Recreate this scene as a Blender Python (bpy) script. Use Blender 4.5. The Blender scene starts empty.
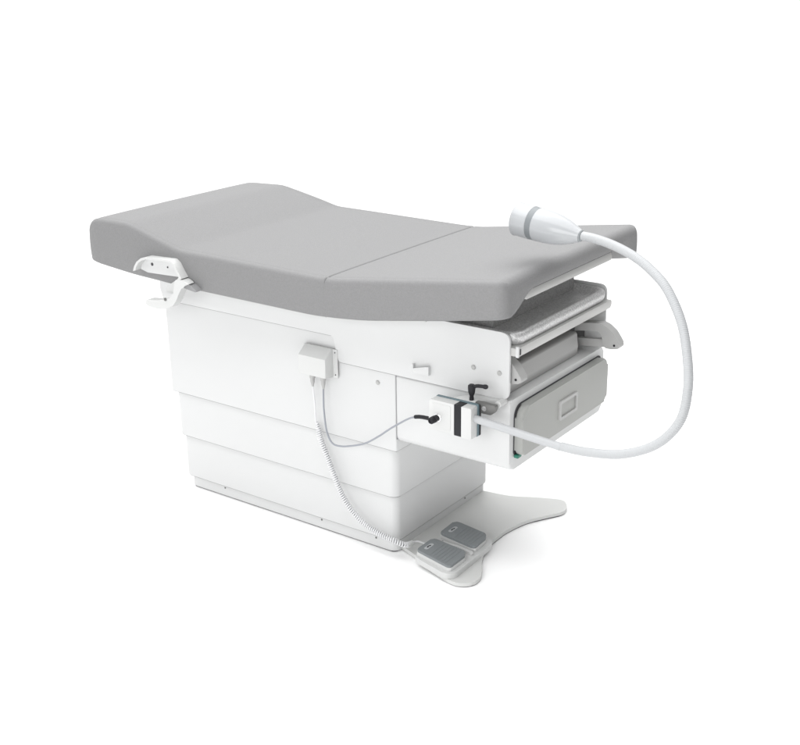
import bpy, bmesh, math
from mathutils import Vector, Matrix
PI = math.pi
C = bpy.context.scene.collection

# ------------------------------------------------------------------ materials
def mat(name, col, rough=0.45, metal=0.0, bump=0.0, bscale=400.0, var=0.0, vscale=8.0, coat=0.0, spec=0.5):
    m = bpy.data.materials.new(name); m.use_nodes = True
    nt = m.node_tree; b = nt.nodes['Principled BSDF']
    b.inputs['Base Color'].default_value = (*col, 1)
    b.inputs['Roughness'].default_value = rough
    b.inputs['Metallic'].default_value = metal
    b.inputs['Coat Weight'].default_value = coat
    b.inputs['Specular IOR Level'].default_value = spec
    tc = nt.nodes.new('ShaderNodeTexCoord')
    if var > 0:
        n = nt.nodes.new('ShaderNodeTexNoise'); n.inputs['Scale'].default_value = vscale
        n.inputs['Detail'].default_value = 5
        r = nt.nodes.new('ShaderNodeValToRGB')
        r.color_ramp.elements[0].position = .3; r.color_ramp.elements[1].position = .7
        r.color_ramp.elements[0].color = (*[c*(1-var) for c in col], 1)
        r.color_ramp.elements[1].color = (*[min(1, c*(1+var)) for c in col], 1)
        nt.links.new(tc.outputs['Object'], n.inputs['Vector'])
        nt.links.new(n.outputs['Fac'], r.inputs['Fac'])
        nt.links.new(r.outputs['Color'], b.inputs['Base Color'])
    if bump > 0:
        n = nt.nodes.new('ShaderNodeTexNoise'); n.inputs['Scale'].default_value = bscale
        n.inputs['Detail'].default_value = 3
        bp = nt.nodes.new('ShaderNodeBump'); bp.inputs['Strength'].default_value = bump
        bp.inputs['Distance'].default_value = 0.001
        nt.links.new(tc.outputs['Object'], n.inputs['Vector'])
        nt.links.new(n.outputs['Fac'], bp.inputs['Height'])
        nt.links.new(bp.outputs['Normal'], b.inputs['Normal'])
    return m

PAINT = mat('white_powder_coat', (.575, .58, .58), .5, bump=.12, bscale=700, var=.008, vscale=3)
PLAST = mat('white_plastic', (.545, .55, .545), .4)
VINYL = mat('grey_vinyl', (.209, .209, .211), .62, bump=.6, bscale=420, var=.06, vscale=300, spec=.35)
DRAWER = mat('shaded_drawer_plastic', (.32, .325, .312), .5, bump=.1, bscale=600)  # white drawer front, its end-face shade put into the grey
GREYP = mat('light_grey_plastic', (.39, .39, .385), .45, bump=.1, bscale=500)
STRIPM = mat('satin_aluminium', (.48, .48, .47), .42, metal=.3)
DARK = mat('recess_shade', (.05, .05, .05), .7)  # painted shade for the gap under the tray rail
MIDG = mat('grey_sheet_metal', (.34, .34, .34), .55, metal=.1, bump=.5, bscale=260, var=.3, vscale=260)
SHADE_LATCH = mat('grey_shade_and_latch', (.26, .26, .265), .8)  # grey of the painted seam shade, also used on the latch plate
DKMATTE = mat('dark_matte', (.06, .06, .065), .8)  # dark matte tone shared by screws and thin dark layers
STEEL = mat('brushed_steel', (.55, .55, .55), .42, metal=.5, bump=.6, bscale=260, var=.28, vscale=260)
BLACK = mat('black_plastic', (.012, .012, .015), .5, spec=.3)
CHROME = mat('chrome', (.75, .75, .76), .15, metal=1)
TEAL = mat('teal_grey_plate', (.11, .16, .18), .4)
LAMPW = mat('gloss_white_plastic', (.40, .412, .425), .28, coat=.3)
HOSE = mat('white_hose', (.42, .43, .44), .4)
BAND = mat('grey_blue_band', (.19, .205, .215), .45)
CABLE = mat('grey_blue_cable', (.27, .285, .315), .5)
CABLEW = mat('white_cable', (.66, .665, .675), .5)
PEDALG = mat('pedal_grey_rubber', (.185, .200, .207), .5, bump=.2, bscale=500)
PLATEM = mat('footplate_white', (.56, .565, .555), .5, bump=.15, bscale=500)
DKMET = mat('dark_grey_metal', (.16, .16, .155), .4, metal=.5)
GREEN = mat('green_seal', (.02, .16, .11), .5)
FLOOR = mat('white_sweep_paper', (.95, .95, .95), .9, bump=.05, bscale=60, spec=.1)

# ------------------------------------------------------------------ mesh helpers
def link(name, me, m, parent=None, sharp=35):
    o = bpy.data.objects.new(name, me); C.objects.link(o)
    ms = m if isinstance(m, (list, tuple)) else [m]
    for q in ms: me.materials.append(q)
    for p in me.polygons: p.use_smooth = True
    me.set_sharp_from_angle(angle=math.radians(sharp))
    if parent: o.parent = parent
    return o

def finish(name, bm, m, parent=None, sharp=35):
    bmesh.ops.recalc_face_normals(bm, faces=bm.faces)
    me = bpy.data.meshes.new(name); bm.to_mesh(me); bm.free()
    return link(name, me, m, parent, sharp)

AX = {'x': lambda a, b, h: (h, a, b), 'y': lambda a, b, h: (a, h, b), 'z': lambda a, b, h: (a, b, h)}
def add_prism(bm, pts, ax, h0, h1, bev=0.0, seg=3, mi=0, caps=3):
    """outline pts in the plane across axis ax, extruded h0..h1, cap rims bevelled"""
    f = AX[ax]
    lo = [bm.verts.new(f(a, b, h0)) for a, b in pts]
    hi = [bm.verts.new(f(a, b, h1)) for a, b in pts]
    n = len(pts); fs = [bm.faces.new(lo), bm.faces.new(hi)]
    for i in range(n):
        fs.append(bm.faces.new((lo[i], lo[(i+1) % n], hi[(i+1) % n], hi[i])))
    for q in fs: q.material_index = mi
    if bev > 0:
        ed = list((set(fs[0].edges) if caps & 1 else set()) | (set(fs[1].edges) if caps & 2 else set()))
        r = bmesh.ops.bevel(bm, geom=ed, offset=bev, segments=seg, profile=.5, affect='EDGES', clamp_overlap=True)
        for q in r['faces']: q.material_index = mi
def rrect(a0, a1, b0, b1, r, n=6):
    if not isinstance(r, (list, tuple)): r = [r]*4            # corners: a0b0, a1b0, a1b1, a0b1
    out = []
    for (ca, cb, st), rr in zip(((a0, b0, 180), (a1, b0, 270), (a1, b1, 0), (a0, b1, 90)), r):
        sa = 1 if ca == a0 else -1; sb = 1 if cb == b0 else -1
        if rr <= 0: out.append((ca, cb)); continue
        for k in range(n+1):
            t = math.radians(st + 90*k/n)
            out.append((ca+sa*rr+rr*math.cos(t), cb+sb*rr+rr*math.sin(t)))
    return out
def smooth_outline(pts, n=6):
    """closed Catmull-Rom"""
    out = []; L = len(pts)
    for i in range(L):
        p0, p1, p2, p3 = (Vector(pts[(i+k-1) % L]) for k in range(4))
        for k in range(n):
            t = k/n
            out.append(tuple(.5*((2*p1)+(p2-p0)*t+(2*p0-5*p1+4*p2-p3)*t*t+(3*p1-p0-3*p2+p3)*t**3)))
    return out
def round_poly(pts, r, n=5):
    """round every corner of a polygon (r may be a list)"""
    out = []; L = len(pts)
    rs = r if isinstance(r, (list, tuple)) else [r]*L
    for i in range(L):
        p = Vector(pts[i]); a = Vector(pts[i-1])-p; b = Vector(pts[(i+1) % L])-p
        q = min(rs[i], a.length*.48, b.length*.48)
        if q <= 0: out.append(tuple(p)); continue
        A = p+a.normalized()*q; B = p+b.normalized()*q
        for k in range(n+1):
            t = k/n; out.append(tuple(A*(1-t)**2+p*2*t*(1-t)+B*t*t))
    return out
def prism(name, pts, ax, h0, h1, m, parent=None, bev=0.0, seg=3, caps=3):
    bm = bmesh.new(); add_prism(bm, pts, ax, h0, h1, bev, seg, 0, caps)
    return finish(name, bm, m, parent)
def catmull(pts, n=10):
    P = [Vector(p) for p in pts]; P = [2*P[0]-P[1]]+P+[2*P[-1]-P[-2]]; out = []
    for i in range(1, len(P)-2):
        p0, p1, p2, p3 = P[i-1:i+3]
        for k in range(n):
            t = k/n
            out.append(.5*((2*p1)+(p2-p0)*t+(2*p0-5*p1+4*p2-p3)*t*t+(3*p1-p0-3*p2+p3)*t**3))
    out.append(P[-2]); return out
def resample(P, step):
    d = [0]
    for a, b in zip(P, P[1:]): d.append(d[-1]+(b-a).length)
    n = max(2, int(round(d[-1]/step))); out = []; j = 0
    for k in range(n+1):
        s = d[-1]*k/n
        while j < len(P)-2 and d[j+1] < s: j += 1
        t = (s-d[j])/max(1e-9, d[j+1]-d[j]); out.append(P[j].lerp(P[j+1], min(1, t)))
    return out, d[-1]
def frames(P):
    T = [(P[min(i+1, len(P)-1)]-P[max(i-1, 0)]).normalized() for i in range(len(P))]
    u = T[0].orthogonal().normalized(); F = []
    for t in T:
        u = (u-t*u.dot(t)).normalized(); F.append((t, u, t.cross(u)))
    return F
def add_tube(bm, P, rad, seg=16, mi=0):
    """rad: number or function of index"""
    F = frames(P); rings = []
    for i, (p, (t, u, v)) in enumerate(zip(P, F)):
        r = rad(i) if callable(rad) else rad
        rings.append([bm.verts.new(p+(u*math.cos(2*PI*k/seg)+v*math.sin(2*PI*k/seg))*r) for k in range(seg)])
    for a, b in zip(rings, rings[1:]):
        for k in range(seg):
            bm.faces.new((a[k], a[(k+1) % seg], b[(k+1) % seg], b[k])).material_index = mi
    bm.faces.new(rings[0][::-1]).material_index = mi; bm.faces.new(rings[-1]).material_index = mi
def tube(name, pts, rad, m, parent=None, step=.006, seg=16, n=10):
    P, _ = resample(catmull(pts, n), step); bm = bmesh.new(); add_tube(bm, P, rad, seg)
    return finish(name, bm, m, parent)
def add_lathe(bm, prof, origin, axis, seg=40, mi=0):
    a = Vector(axis).normalized(); u = a.orthogonal().normalized(); v = a.cross(u); o = Vector(origin); rings = []
    for s, r in prof:
        rings.append([bm.verts.new(o+a*s+(u*math.cos(2*PI*k/seg)+v*math.sin(2*PI*k/seg))*max(r, 1e-5)) for k in range(seg)])
    for x, y in zip(rings, rings[1:]):
        for k in range(seg):
            bm.faces.new((x[k], x[(k+1) % seg], y[(k+1) % seg], y[k])).material_index = mi
    bm.faces.new(rings[0][::-1]).material_index = mi; bm.faces.new(rings[-1]).material_index = mi
def lathe(name, prof, origin, axis, m, parent=None, seg=40):
    bm = bmesh.new(); add_lathe(bm, prof, origin, axis, seg); return finish(name, bm, m, parent, 30)
def thing(name, label, cat, group=None):
    o = bpy.data.objects.new(name, None); C.objects.link(o); o.empty_display_size = .1
    o['label'] = label; o['category'] = cat
    if group: o['group'] = group
    return o
def interp(tab, x):
    if x <= tab[0][0]: return tab[0][1]
    for (a, p), (b, q) in zip(tab, tab[1:]):
        if x <= b: return p+(q-p)*(x-a)/(b-a)
    return tab[-1][1]
def smooth_tab(tab, w):
    return lambda x: sum(interp(tab, x+w*(k/6-1)) for k in range(13))/13
def sstep(a, b, x):
    t = max(0, min(1, (x-a)/(b-a))); return t*t*(3-2*t)

# ================================================================== SETTING
bm = bmesh.new()
add_prism(bm, [(3.35*math.cos(t*2*PI/96), 3.35*math.sin(t*2*PI/96)) for t in range(96)], 'z', -.02, 0)
fl = finish('floor', bm, FLOOR); fl['kind'] = 'structure'
fl.location = (.5, .2, 0)

# ================================================================== EXAMINATION TABLE
T = thing('examination_table', 'white medical examination table with grey padded top and stepped metal base', 'examination table')

YB = .498
# --- telescoping base
prism('base_dark_layer', rrect(-.008, .752, .024, YB-.024, .014), 'z', 0.0, .004, DKMATTE, T)  # thin dark layer between plinth and floor
prism('plinth', rrect(-.0126, .758, .020, YB-.020, .022), 'z', .004, .034, PAINT, T, .0015)
for x in (.13, .50, .69):
    lathe('screw', [(0, .0026), (.0018, .0026), (.0022, .0012)], (x, .0205, .029), (0, -1, 0), DKMET, T, 12)
lathe('screw', [(0, .0026), (.0018, .0026), (.0022, .0012)], (.7575, .36, .029), (1, 0, 0), DKMET, T, 12)
def shroud(name, x0, x1, y, z0, z1, r):
    o = prism(name, rrect(x0, x1, y, YB-y, r), 'z', z0, z1, PAINT, T, .0012)
    prism('seam_shade_strip', rrect(x0+.002, x1-.002, y+.002, YB-y-.002, r-.002), 'z', z0-.0022, z0+.001, SHADE_LATCH, o)  # grey strip painting the contact shadow under the shroud edge
    return o
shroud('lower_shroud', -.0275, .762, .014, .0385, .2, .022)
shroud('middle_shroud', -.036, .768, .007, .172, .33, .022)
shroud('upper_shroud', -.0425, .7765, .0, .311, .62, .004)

# --- side panels (proud of the shroud)
def side_panel(y0, y1):
    pts = [(-.0425, .600), (-.036, .592), (.583, .592), (.600, .524), (1.109, .524), (1.109, .690), (-.046, .690), (-.050, .622)]
    rs = [.006, .004, .006, .006, .022, .022, .003, .006]
    o = prism('side_panel', round_poly(pts, rs), 'y', y0, y1, PAINT, T, .001)
    g = round_poly([(-.03, .5905), (.585, .5905), (.602, .5222), (1.09, .5222), (1.09, .56), (.62, .56), (.60, .62), (-.03, .62)], .002)
    prism('seam_shade_strip', g, 'y', y0+.0012, y1, SHADE_LATCH, o)  # grey edging that draws the shade line below the panel
    return o
side_panel(-.006, .001)
side_panel(YB-.001, YB+.006)
def bolt(x, z, y=-.006, r=.0062):
    lathe('bolt', [(0, r), (.0012, r), (.0028, r*.8), (.0036, r*.35)], (x, y, z), (0, -1, 0), GREYP, T, 20)
bolt(1.0112, .5896); bolt(1.083, .5887); bolt(.7214, .4899, 0)
# small cord hook on the side panel
bm = bmesh.new()
add_prism(bm, round_poly([(.842, .5455), (.888, .5455), (.888, .568), (.883, .568), (.842, .557)], .002), 'y', -.016, -.0135, .0006)
add_prism(bm, [(.885, .546), (.888, .546), (.888, .568), (.885, .568)], 'y', -.0136, -.0062)
add_prism(bm, [(.838, .559), (.842, .5475), (.842, .567), (.838, .567)], 'y', -.0155, -.0062)
finish('cord_hook', bm, PAINT, T)

# --- head closure / upper body core
prism('inner_body', rrect(.0, 1.045, .012, YB-.012, .004), 'z', .60, .668, MIDG, T)
prism('inner_body', rrect(.777, 1.052, .004, YB-.004, .003), 'z', .519, .612, MIDG, T)

# --- drawer housing
H = prism('drawer_housing', rrect(.0015, YB, .3365, .5205, [.022, .012, .012, .006]), 'x', .7785, 1.109, PAINT, T, .012, 5, 2)
prism('seam_shade_strip', [(.7766, .345), (.7784, .345), (.7784, .523), (.7766, .523)], 'y', .0006, .01, SHADE_LATCH, H)  # grey strip painting the shade in the joint beside the housing
prism('drawer_gap_shade', rrect(.0195, .482, .374, .503, [.012, .02, .02, .03]), 'x', 1.108, 1.1102, DKMATTE, T)  # dark sheet painting the shade of the gap around the drawer
D = prism('drawer', rrect(.023, .479, .376, .4995, [.012, .014, .02, .028], 8), 'x', 1.1105, 1.133, DRAWER, T, .0085, 5)
# recessed pull with raised frame
bm = bmesh.new()
o_, i_ = rrect(.202, .299, .4075, .4595, .006, 4), rrect(.2105, .2905, .4155, .4515, .004, 4)
n = len(o_)
vo = [bm.verts.new((1.1325, a, b)) for a, b in o_]; vo2 = [bm.verts.new((1.1375, a*.98+.25*.02, b*.98+.4335*.02)) for a, b in o_]
vi2 = [bm.verts.new((1.1375, a, b)) for a, b in i_]; vi = [bm.verts.new((1.1332, a, b)) for a, b in i_]
for A, B in ((vo, vo2), (vo2, vi2), (vi2, vi)):
    for k in range(n): bm.faces.new((A[k], A[(k+1) % n], B[(k+1) % n], B[k]))
finish('handle', bm, GREYP, D)
prism('handle_recess', rrect(.211, .290, .416, .451, .003, 4), 'x', 1.1331, 1.1336, DRAWER, D)
prism('seal', rrect(.020, .040, .3685, .3765, .0035, 4), 'x', 1.111, 1.122, GREEN, D, .001)

# --- cross panel, tray rail, stirrup guides
bm = bmesh.new()
add_prism(bm, round_poly([(1.052, .5215), (1.082, .5215), (1.084, .545), (1.080, .580), (1.074, .5835), (1.052, .5835)], [.001, .002, .002, .004, .003, .001]), 'y', .04, .393, .0012)
finish('cross_panel', bm, GREYP, T)
prism('gap_shade_sheet', [(1.0525, .53), (1.056, .53), (1.056, .63), (1.0525, .63)], 'y', .012, YB-.012, DARK, T)  # near-black sheet painting the shade between rail and cross panel
rail = prism('tray_rail', rrect(-.0015, .489, .635, .6555, [.002, .008, .004, .002]), 'x', 1.04, 1.129, STRIPM, T, .0015)
prism('end_cap', [(1.1235, .634), (1.1305, .634), (1.1305, .6605), (1.1235, .6605)], 'y', -.0035, .002, PAINT, rail, .0005)
prism('rail_slot', rrect(.006, .0115, .638, .653, .001), 'x', 1.129, 1.1297, DKMATTE, rail)

def stirrup(dx, dz, y0, y1, label=None):
    bm = bmesh.new()
    arm = [(1.03, .590), (1.100, .603), (1.128, .606), (1.145, .601), (1.165, .587), (1.180, .567), (1.188, .5536), (1.184, .545),
           (1.165, .5415), (1.143, .541), (1.139, .555), (1.134, .578), (1.122, .585), (1.03, .570)]
    add_prism(bm, round_poly([(a+dx, b+dz) for a, b in arm], .005, 4), 'y', y0, y1, .005, 4)
    o = finish('stirrup_arm', bm, GREYP, T)
    prism('slide_bar', round_poly([(1.03+dx, .528+dz), (1.150+dx, .542+dz), (1.150+dx, .563+dz), (1.03+dx, .549+dz)], .002), 'y', y0+.009, y1-.004, GREYP, o, .0015)
    lathe('pivot_pin', [(0, .0032), (.0012, .0032), (.0014, .001)], (1.172+dx, y0+.0003, .553+dz), (0, -1, 0), BLACK, o, 14)
    return o
stirrup(0, 0, .425, .455)
stirrup(-.053, .022, .008, .038)

# --- support under the foot section, pan strip
prism('support_block', rrect(.05, .462, .668, .772, .006), 'x', .62, 1.03, MIDG, T, .003)
prism('pan_strip', rrect(.028, .476, .7665, .789, [.004, .004, .012, .012]), 'x', .93, 1.129, STRIPM, T, .0015)

prism('edge_dark_strip', rrect(.036, .470, .7885, .7930, .001), 'x', .93, 1.1320, DKMATTE, T)  # thin dark strip between cushion and pan strip

# --- cushions
top = smooth_tab([(-.30, .814), (-.17, .829), (-.060, .830), (.135, .7795), (.25, .7785), (.60, .7745), (.66, .776), (1.20, .8475)], .014)
bot = smooth_tab([(-.30, .704), (-.235, .701), (-.06, .686), (.20, .676), (.60, .6725), (.68, .678), (.76, .686), (.98, .722), (1.20, .7615)], .03)
Y0, Y1 = -.101, .598
def cushion(name, x0, x1, cap0, cap1, notch):
    """cap = (rx, top inset, side inset, bottom inset)"""
    st = []
    K = 9
    rx = cap0[0]
    for k in range(K):
        th = PI/2*(k/(K-1)); c = 1-math.sin(th)
        st.append((x0+rx*(1-math.cos(th)), cap0[1]*c, cap0[2]*c, cap0[3]*c))
    n = 46; a, b = x0+cap0[0], x1-cap1[0]
    for k in range(1, n): st.append((a+(b-a)*k/n, 0, 0, 0))
    rx = cap1[0]
    for k in range(K-1, -1, -1):
        th = PI/2*(k/(K-1)); c = 1-math.sin(th)
        st.append((x1-rx*(1-math.cos(th)), cap1[1]*c, cap1[2]*c, cap1[3]*c))
    bm = bmesh.new(); rings = []
    NB, NT, NC = 60, 24, 7
    for x, it, isd, ib in st:
        ya, yb = Y0+isd, Y1-isd; zt = top(x)-it; r = .013+it*.25; rb = .007
        def zb(y):
            z = bot(x)+ib
            if notch:
                w = sstep(-.082, .028, y)*(1-sstep(.470, .580, y))
                z += w*sstep(.93, 1.0, x)*.046
            return z
        sec = []
        for k in range(NB+1):                                     # bottom
            y = ya+rb+(yb-ya-2*rb)*k/NB; sec.append((y, zb(y)))
        for k in range(1, NC):
            t = PI/2*k/NC; sec.append((yb-rb+rb*math.sin(t), zb(yb)+rb-rb*math.cos(t)))
        for k in range(5):                                        # far side
            z0, z1 = zb(yb)+rb, zt-r; sec.append((yb-.002*math.sin(PI*k/4)*-1, z0+(z1-z0)*k/4))
        for k in range(1, NC):
            t = PI/2*k/NC; sec.append((yb-r+r*math.cos(t), zt-r+r*math.sin(t)))
        for k in range(NT+1):                                     # top, very slightly crowned
            u = k/NT; yy = yb-r+(ya-yb+2*r)*u
            if k == 1:                                            # shallow tuck just inside the edge roll
                for d, dz in ((.0035, -.0016), (.0065, -.0018), (.011, .0002)): sec.append((yb-r-d, zt+dz*(1-min(1, it/.01))))
            if k == NT:
                for d, dz in ((.011, .0002), (.0065, -.0018), (.0035, -.0016)): sec.append((ya+r+d, zt+dz*(1-min(1, it/.01))))
            sec.append((yy, zt+.0016*math.sin(PI*u)**.5 if 0 < k < NT else zt))
        for k in range(1, NC):
            t = PI/2*k/NC; sec.append((ya+r-r*math.sin(t), zt-r+r*math.cos(t)))
        for k in range(5):
            z0, z1 = zt-r, zb(ya)+rb; sec.append((ya-.002*math.sin(PI*k/4), z0+(z1-z0)*k/4))
        for k in range(1, NC):
            t = PI/2*k/NC; sec.append((ya+rb-rb*math.cos(t), zb(ya)+rb-rb*math.sin(t)))
        sk = .052*(1-sstep(-.25, .15, x))                          # head end runs slightly out of square
        rings.append([bm.verts.new((x-sk*(y-Y0)/.7, y, z-sk*.2*(y-Y0)/.7)) for y, z in sec])
    m = len(rings[0])
    for A, B in zip(rings, rings[1:]):
        for k in range(m): bm.faces.new((A[k], A[(k+1) % m], B[(k+1) % m], B[k]))
    bm.faces.new(rings[0][::-1]); bm.faces.new(rings[-1])
    return finish(name, bm, VINYL, T, 60)
cushion('back_cushion', -.236, .63895, (.050, .042, .022, .001), (.006, .006, 0, .0001), False)
cushion('foot_cushion', .63905, 1.151, (.006, .006, 0, .0001), (.028, .025, .024, .002), True)
# backing board just under the cushion edge
def board(x0, x1, z_off):
    bm = bmesh.new(); n = 20; R = []
    for k in range(n+1):
        x = x0+(x1-x0)*k/n; z = bot(x)
        R.append([bm.verts.new((x, y, zz)) for y, zz in ((Y0+.012, z-.004), (Y1-.012, z-.004), (Y1-.012, z+.004), (Y0+.012, z+.004))])
    for A, B in zip(R, R[1:]):
        for k in range(4): bm.faces.new((A[k], A[(k+1) % 4], B[(k+1) % 4], B[k]))
    bm.faces.new(R[0][::-1]); bm.faces.new(R[-1])
    return finish('backing_board', bm, PLAST, T)
board(-.20, .63, 0); board(.645, .93, 0)

# --- connector box on the side

bm = bmesh.new()
add_prism(bm, [(-.004, .557), (-.012, .5575), (-.041, .5355), (-.042, .4845), (-.004, .478)], 'x', .4925, .583, .0018)
cbx = finish('connector_box', bm, PLAST, T)
prism('flange', rrect(.486, .5975, .478, .5565, .003), 'y', -.0085, -.0055, PLAST, cbx, .0008)
for x, z in ((.5905, .548), (.5905, .487), (.4895, .484)):
    lathe('screw', [(0, .0017), (.0012, .0017), (.0014, .0008)], (x, -.0085, z), (0, -1, 0), DKMATTE, cbx, 12)
for x in (.524, .560):
    lathe('gland', [(0, .0075), (.012, .0075), (.0125, .006), (.022, .006), (.030, .004), (.036, .003)], (x, -.024, .483), (0, 0, -1), GREYP, cbx, 20)

# --- rail-side grip at the head
bm = bmesh.new()
go = [(-.018, .706), (-.012, .720), (.000, .735), (.018, .747), (.0365, .7525), (.132, .7565), (.146, .748), (.158, .730), (.171, .7115), (.158, .704)]
gin = [(-.008, .709), (-.003, .720), (.006, .732), (.021, .7415), (.037, .7465), (.128, .7505), (.140, .744), (.150, .728), (.160, .713), (.152, .706)]
for A, (ya, yb) in ((list(zip(go, gin)), (-.128, -.100)),):
    rings = []
    for (a, b), (c, d) in A:
        rings.append([bm.verts.new(q) for q in ((a, ya, b), (a, yb, b), (c, yb, d), (c, ya, d))])
    for p, q in zip(rings, rings[1:]):
        for k in range(4): bm.faces.new((p[k], p[(k+1) % 4], q[(k+1) % 4], q[k]))
    bm.faces.new(rings[0][::-1]); bm.faces.new(rings[-1])
bmesh.ops.bevel(bm, geom=[e for e in bm.edges if abs(e.calc_face_angle(0)) > 1], offset=.0015, segments=2, affect='EDGES')
grip = finish('grip_bracket', bm, PLAST, T)
prism('back_plate', round_poly(gin[:-1]+[(.150, .708), (.02, .703)], .001, 2), 'y', -.108, -.1045, PAINT, grip, .0005)
for x, z, r in ((.040, .729, .0045), (.100, .729, .0026)):
    lathe('screw', [(0, r), (.001, r), (.0012, r*.5)], (x, -.108, z), (0, -1, 0), DKMATTE, grip, 14)
bm = bmesh.new()
lv = [(.022, .624), (.026, .617), (.045, .613), (.080, .613), (.115, .622), (.140, .640), (.158, .668), (.175, .690), (.195, .700), (.172, .708),
      (.148, .705), (.142, .690), (.140, .672), (.128, .655), (.105, .645), (.075, .638), (.045, .634), (.026, .631)]
add_prism(bm, smooth_outline(lv, 3), 'y', -.130, -.104, .003, 3)
lev = finish('release_lever', bm, PLAST, T)
prism('latch_arm', round_poly([(.082, .655), (.128, .655), (.150, .690), (.128, .698), (.095, .678), (.082, .672)], .005), 'y', -.104, -.085, PLAST, lev, .002)
lathe('pivot_pin', [(0, .0045), (.002, .0045), (.003, .002)], (.105, -.1305, .645), (0, -1, 0), DKMET, lev, 14)
prism('latch_plate', round_poly([(.160, .686), (.214, .679), (.218, .682), (.198, .695), (.165, .703)], .002), 'y', -.122, -.088, SHADE_LATCH, T, .001)

# --- floor plate with two rounded toes
half = [(.750, .0476), (.790, .0335), (.8259, .0193), (.846, .004), (.8807, -.0085), (.925, -.024), (.9638, -.0356), (.9938, -.0333), (1.0174, -.0113),
        (1.0200, .0201), (1.0060, .0520), (.9761, .1016), (.9528, .1598), (.9444, .2074), (.9434, .2486), (.9451, .289), (.9609, .3617),
        (.9902, .4188), (1.0182, .468), (1.0165, .5000), (.997, .5280), (.9752, .5355), (.9082, .5076), (.8395, .4740), (.750, .4600)]
ol = [half[0]]+[tuple(v)[:2] for v in catmull([(a, b, 0) for a, b in half], 5)][1:-1]+[half[-1]]
prism('floor_plate', ol, 'z', .0025, .0125, PLATEM, T, .0018)
cxp, cyp = .9, .25
prism('plate_dark_layer', [(cxp+(a-cxp)*.99, cyp+(b-cyp)*.99) for a, b in ol], 'z', 0, .003, DKMATTE, T)  # thin dark layer under the floor plate

# ================================================================== STEEL TRAY
def tray():
    rings_spec = [(.007, .656, .030), (.002, .664, .034), (0, .674, .036), (.0005, .6815, .036), (.003, .6855, .035), (.007, .6875, .034),
                  (.011, .6875, .033), (.016, .685, .030), (.024, .680, .026), (.034, .676, .02), (.045, .675, .016)]
    bm = bmesh.new(); R = []
    for i, z, r in rings_spec:
        R.append([bm.verts.new((a, b, z)) for a, b in rrect(.80+i, 1.1245-i, .006+i, .484-i, r, 8)])
    for A, B in zip(R, R[1:]):
        m = len(A)
        for k in range(m): bm.faces.new((A[k], A[(k+1) % m], B[(k+1) % m], B[k]))
    bm.faces.new(R[0][::-1]); bm.faces.new(R[-1])
    o = finish('steel_tray', bm, STEEL, None, 50)
    o['label'] = 'shallow stainless steel tray with rolled rim under the foot cushion'; o['category'] = 'tray'
tray()

# ================================================================== EXAM LIGHT
L = thing('examination_light', 'white gooseneck examination light clamped to the table, its head over the foot cushion', 'examination light')
hp = [(1.03, -.068, .4915), (1.059, -.07, .4892), (1.1273, -.075, .4863), (1.2093, -.08, .4823), (1.291, -.085, .4791)]
tube('hose_sleeve', hp, .0094, HOSE, L, .01)
rp = [(1.291, -0.085, 0.4803), (1.3622, -0.085, 0.4832),
      (1.44, -0.082, 0.4976), (1.5111, -0.075, 0.5355), (1.5528, -0.062, 0.5929), (1.5581, -0.045, 0.6621), (1.5409, -0.02, 0.7262), (1.5129, 0.005, 0.7867), (1.4672, 0.03, 0.8432), (1.4201, 0.05, 0.8734), (1.3751, 0.065, 0.8927), (1.3199, 0.08, 0.9069), (1.2686, 0.09, 0.9142), (1.2329, 0.097, 0.9152)]
P, ln = resample(catmull([hp[-2]]+rp, 14)[14:], .0011)
bm = bmesh.new(); add_tube(bm, P, lambda i: .0097+.0008*abs(math.sin(PI*i/4)), 20)
finish('gooseneck', bm, HOSE, L, 80)
# lamp head (axis from neck to lens)
A0 = Vector((1.2264, .0985, .9140)); A1 = Vector((1.0602, .112, .9310)); ax = (A1-A0).normalized()
LH = lathe('lamp_head', [(-.004, .0100), (-.002, .0135), (.004, .0150), (.018, .0215), (.036, .0285), (.058, .0345), (.080, .0375), (.100, .0386), (.1125, .0390), (.1135, .0384)],
           A0, ax, LAMPW, L, 64)
lathe('neck_ring', [(-.0045, .0102), (-.0015, .0128), (-.0005, .0138), (.0008, .0142)], A0-ax*.001, ax, BAND, LH, 40)
lathe('focus_ring', [(.1125, .0376), (.1135, .0383), (.1285, .0385), (.1295, .0376)], A0, ax, BAND, LH, 64)
lathe('lens_cap', [(.1285, .0382), (.1295, .0392), (.148, .0394), (.164, .0390), (.170, .0400), (.1715, .0370), (.1700, .0360), (.168, .0355)], A0, ax, LAMPW, LH, 64)
# power box

bm = bmesh.new()
add_prism(bm, round_poly([(.9365, .4425), (1.0075, .4425), (1.0075, .5195), (.9365, .5195)], [.008, .002, .002, .008]), 'y', -.086, -.056, .0028, 3)
PB = finish('power_box', bm, PLAST, L)
prism('face_recess', rrect(.9455, .9985, .4510, .5125, .004), 'y', -.0868, -.0858, PLAST, PB, .0004)
prism('indicator_band', rrect(1.0072, 1.0290, .4410, .5195, .001), 'y', -.0845, -.055, BLACK, PB, .001)
prism('end_cap', round_poly([(1.0285, .4400), (1.0560, .4400), (1.0560, .5185), (1.0285, .5185)], [.001, .004, .004, .001]), 'y', -.0868, -.060, PLAST, PB, .0028, 3)
prism('back_shell', rrect(.940, 1.0585, .4395, .5215, .004), 'y', -.0602, -.0535, TEAL, PB, .001)
prism('back_spacer', rrect(1.006, 1.060, .4410, .5200, .003), 'y', -.0540, -.049, BLACK, PB, .001)
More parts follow.
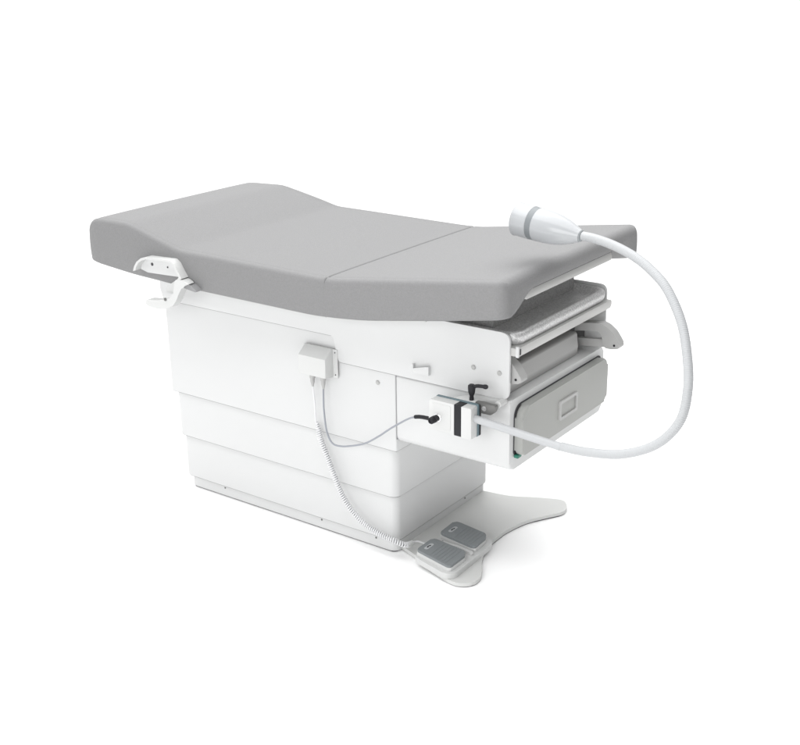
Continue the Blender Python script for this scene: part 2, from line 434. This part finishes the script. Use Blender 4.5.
# cable connector on the box
lathe('connector_ring', [(0, .0105), (.002, .0105), (.003, .0085), (.004, .0082)], (.962, -.0865, .4765), (0, -1, 0), CHROME, PB, 28)
lathe('connector_knob', [(0, .0060), (.006, .0062), (.0065, .0085), (.016, .0088), (.0165, .0074), (.0185, .0074), (.019, .0086), (.0245, .0084), (.0265, .0070), (.0270, .0045), (.025, .0040)],
      (.962, -.089, .4765), (-.06, -1, .02), BLACK, PB, 28)
# cable
cp = [(.5600, -.024, .4520), (.5622, -.028, .41), (.5645, -.03, .3850), (.5722, -.032, .3349), (.5913, -.035, .305), (.6216, -.038, .3030), (.6651, -.042, .3160), (.7146, -.050, .3380),
      (.7632, -.060, .3710), (.8106, -.070, .4080), (.8454, -.071, .4330), (.8700, -.071, .4490), (.8900, -.071, .4575)]
tube('power_cable', cp, .0024, CABLE, L, .006, 10)
bm = bmesh.new(); add_tube(bm, resample(catmull([(.8850, -.071, .4560), (.900, -.071, .4595), (.920, -.071, .4610), (.9420, -.071, .4615)], 6), .0022)[0], lambda i: .0046+.0006*(i % 2), 14)
finish('strain_relief', bm, BLACK, L)
# mounting bracket
bm = bmesh.new()
add_prism(bm, round_poly([(.985, -.0535), (1.045, -.0535), (1.060, -.030), (1.098, -.010), (1.098, .0), (1.020, .0)], .003), 'z', .516, .5235, .001)
BR = finish('clamp_bracket', bm, PLAST, L)
prism('clamp_jaw', round_poly([(1.045, .4985), (1.088, .4985), (1.100, .508), (1.100, .524), (1.045, .524)], [.002, .006, .008, .003, .002]), 'y', -.052, -.040, DKMET, BR, .0015)
prism('jaw_back', rrect(1.045, 1.085, .5, .520, .002), 'y', -.041, .0, GREYP, BR, .001)
lathe('screw', [(0, .0060), (.0012, .0060), (.0014, .0042), (.0005, .0040), (.0005, .0018)], (1.0700, -.052, .5115), (0, -1, 0), MIDG, BR, 24)
lathe('rail_end', [(0, .0085), (.030, .0085), (.032, .007)], (1.0950, -.001, .520), (0, -1, 0), PLAST, BR, 24)
lathe('lever_stem', [(0, .0055), (.004, .0055), (.010, .0048), (.013, .0060), (.020, .0082), (.030, .0092), (.036, .0090), (.039, .0060)], (1.0315, -.046, .5235), (0, 0, 1), BLACK, BR, 24)
tube('lever_handle', [(1.0330, -.046, .5550), (1.045, -.047, .5615), (1.058, -.048, .5640), (1.072, -.049, .5655)], .0044, BLACK, BR, .004, 14)
lathe('lever_tip', [(-.004, .0044), (0, .0055), (.005, .0058), (.008, .0045)], (1.068, -.049, .5652), (1, -.05, .1), BLACK, BR, 18)

# ================================================================== FOOT PEDAL
F = thing('foot_pedal', 'two-pedal foot control with grey ribbed treads on the white floor plate', 'foot pedal')
bm = bmesh.new()
base = [(.832, -.010), (.846, .196), (.955, .192), (.972, .165), (.972, -.030), (.955, -.044), (.900, -.034)]
add_prism(bm, round_poly([(.829, .000), (.829, .190), (.842, .204), (.950, .190), (.966, .172), (.972, -.020), (.955, -.040), (.850, -.012)], [.012, .012, .01, .012, .02, .02, .015, .012]), 'z', .0125, .0285, .003, 3)
FB = finish('pedal_base', bm, PLAST, F)
bm = bmesh.new(); add_prism(bm, round_poly([(.833, .0905), (.905, .097), (.958, .090), (.958, .078), (.905, .087), (.833, .080)], .004), 'z', .0280, .0365, .002)
finish('divider_rib', bm, PLAST, FB)
lathe('screw', [(0, .0028), (.001, .0028), (.0012, .001)], (.850, .1035, .0283), (0, 0, 1), DKMATTE, FB, 12)
def pedal(pts, rs):
    bm = bmesh.new(); o = round_poly(pts, rs, 6)
    add_prism(bm, [(a, b) for a, b in o], 'z', .027, .0385, .002)
    s = finish('pedal_shell', bm, PLAST, F)
    cx = sum(a for a, b in pts)/len(pts); cy = sum(b for a, b in pts)/len(pts)
    sc = [(cx+(a-cx)*.985, cy+(b-cy)*.985) for a, b in o]
    prism('tread', sc, 'z', .0375, .0455, PEDALG, s, .0028, 3)
    # tread ribs
    bm = bmesh.new()
    hi0, hi1, lo0, lo1 = pts[2][1], pts[3][1], pts[7][1], pts[6][1]
    for k in range(6):
        x = .878+k*.0112
        t = (x-.84)/.11
        add_prism(bm, rrect(x, x+.0040, lo0+(lo1-lo0)*t+.008, hi0+(hi1-hi0)*t-.008, .0018, 3), 'z', .0450, .0462, .0005, 1)
    finish('tread_rib', bm, PEDALG, s)
    yb = cy+.005
    prism('badge', rrect(.8475, .8595, yb-.018, yb+.018, .0059, 8), 'z', .0452, .0459, LAMPW, s, .0002)
    bm = bmesh.new()
    for (u0, u1, v0, v1) in ((.8515, .8550, -.009, -.001), (.8520, .8560, .001, .0075), (.8505, .8520, -.005, .004)):
        add_prism(bm, rrect(u0, u1, yb+v0, yb+v1, .0006, 2), 'z', .0457, .0462)
    finish('badge_mark', bm, BLACK, s)
pedal([(.834, .004), (.834, .076), (.846, .080), (.945, .067), (.9585, .050), (.9585, -.021), (.949, -.025), (.843, .000)], [.005, .008, .01, .014, .012, .008, .006, .008])
pedal([(.832, .117), (.8285, .192), (.842, .197), (.940, .181), (.952, .163), (.9555, .100), (.944, .0975), (.845, .113)], [.006, .008, .01, .014, .012, .008, .006, .008])
# cord: straight lead, coil, straight lead
tube('straight_cord', [(.5240, -.024, .452), (.5270, -.0225, .40), (.5270, -.021, .350), (.530, -.02, .336)], .0022, CABLEW, F, .006, 10)
path = catmull([(.529, -.0185, .345), (.5335, -.0185, .3223), (.5400, -.0185, .2949), (.5573, -.0185, .2566), (.5776, -.0185, .2092), (.6032, -.0175, .1535), (.6352, -.0165, .1134), (.6781, -.0155, .0823),
                (.7264, -.0140, .0660), (.7700, -.0080, .0560), (.7900, .0040, .0455), (.7925, .0240, .0360)], 10)
P, ln = resample(path, .0006)
Fr = frames(P); turns = int(ln/.0060); coil = []
for i, (p, (t, u, v)) in enumerate(zip(P, Fr)):
    w = 2*PI*turns*i/(len(P)-1); R_ = .0060*min(1, .35+i/60)
    coil.append(p+(u*math.cos(w)+v*math.sin(w))*R_)
bm = bmesh.new(); add_tube(bm, coil, .0023, 6)
finish('coiled_cord', bm, CABLEW, F, 80)
d = (Vector((.7925, .0560, .0330))-Vector((.7925, .0240, .0360)))
lathe('cord_plug', [(0, .0070), (.003, .0078), (.016, .0078), (.0165, .0070), (.024, .0070), (.0255, .0045)], (.7925, .0190, .0362), d, PLAST, F, 24)
tube('lead_cord', [(.7925, .040, .0340), (.797, .060, .0320), (.815, .074, .0230), (.833, .072, .0200)], .0024, CABLEW, F, .004, 10)

# ================================================================== CAMERA
S = bpy.context.scene
yaw, pit, roll = .6225, -.3446, -.0131
f = Vector((-math.sin(yaw)*math.cos(pit), math.cos(yaw)*math.cos(pit), math.sin(pit)))
r = Vector((math.cos(yaw), math.sin(yaw), 0)); u = r.cross(f)
r2 = r*math.cos(roll)+u*math.sin(roll); u2 = -r*math.sin(roll)+u*math.cos(roll)
cd = bpy.data.cameras.new('camera'); cam = bpy.data.objects.new('camera', cd); C.objects.link(cam)
M = Matrix((r2, u2, -f)).transposed().to_4x4(); M.translation = Vector((2.3823, -2.2118, 1.5086)); cam.matrix_world = M
cd.sensor_width = 36; cd.lens = 36*1155.7/800; cd.shift_x = -1.24/800; cd.shift_y = .1/800
cd.clip_end = 200; S.camera = cam

# ================================================================== LIGHT
def area(name, loc, target, sx, sy, power, col=(1, 1, 1)):
    l = bpy.data.lights.new(name, 'AREA'); l.shape = 'RECTANGLE'; l.size = sx; l.size_y = sy; l.energy = power; l.color = col
    o = bpy.data.objects.new(name, l); C.objects.link(o); o.location = loc
    o.rotation_euler = (Vector(target)-Vector(loc)).to_track_quat('-Z', 'Y').to_euler(); return o
area('softbox_overhead', (.2, .6, 4.2), (.2, .6, 0), 6.5, 6.5, 362)
area('softbox_side', (1.9, -4.4, 1.6), (.75, 0, .25), 3.8, 2.4, 122)

w = bpy.data.worlds.new('World'); S.world = w; w.use_nodes = True
nt = w.node_tree; bg = nt.nodes['Background']; bg.inputs['Strength'].default_value = 1.0
# made-up surround: white behind the table, dimmed at the foot to darken end faces
WHITE, DIM = 1.24, .34
tc = nt.nodes.new('ShaderNodeTexCoord'); dt = nt.nodes.new('ShaderNodeVectorMath'); dt.operation = 'DOT_PRODUCT'
dt.inputs[1].default_value = (-.95, .31, 0)
mr = nt.nodes.new('ShaderNodeMapRange'); mr.interpolation_type = 'SMOOTHSTEP'
mr.inputs['From Min'].default_value = .0; mr.inputs['From Max'].default_value = .4
mr.inputs['To Min'].default_value = DIM; mr.inputs['To Max'].default_value = WHITE
nt.links.new(tc.outputs['Generated'], dt.inputs[0]); nt.links.new(dt.outputs['Value'], mr.inputs['Value'])
nt.links.new(mr.outputs['Result'], bg.inputs['Color'])
S.view_settings.view_transform = 'Standard'; S.view_settings.look = 'None'; S.view_settings.exposure = 0; S.view_settings.gamma = 1
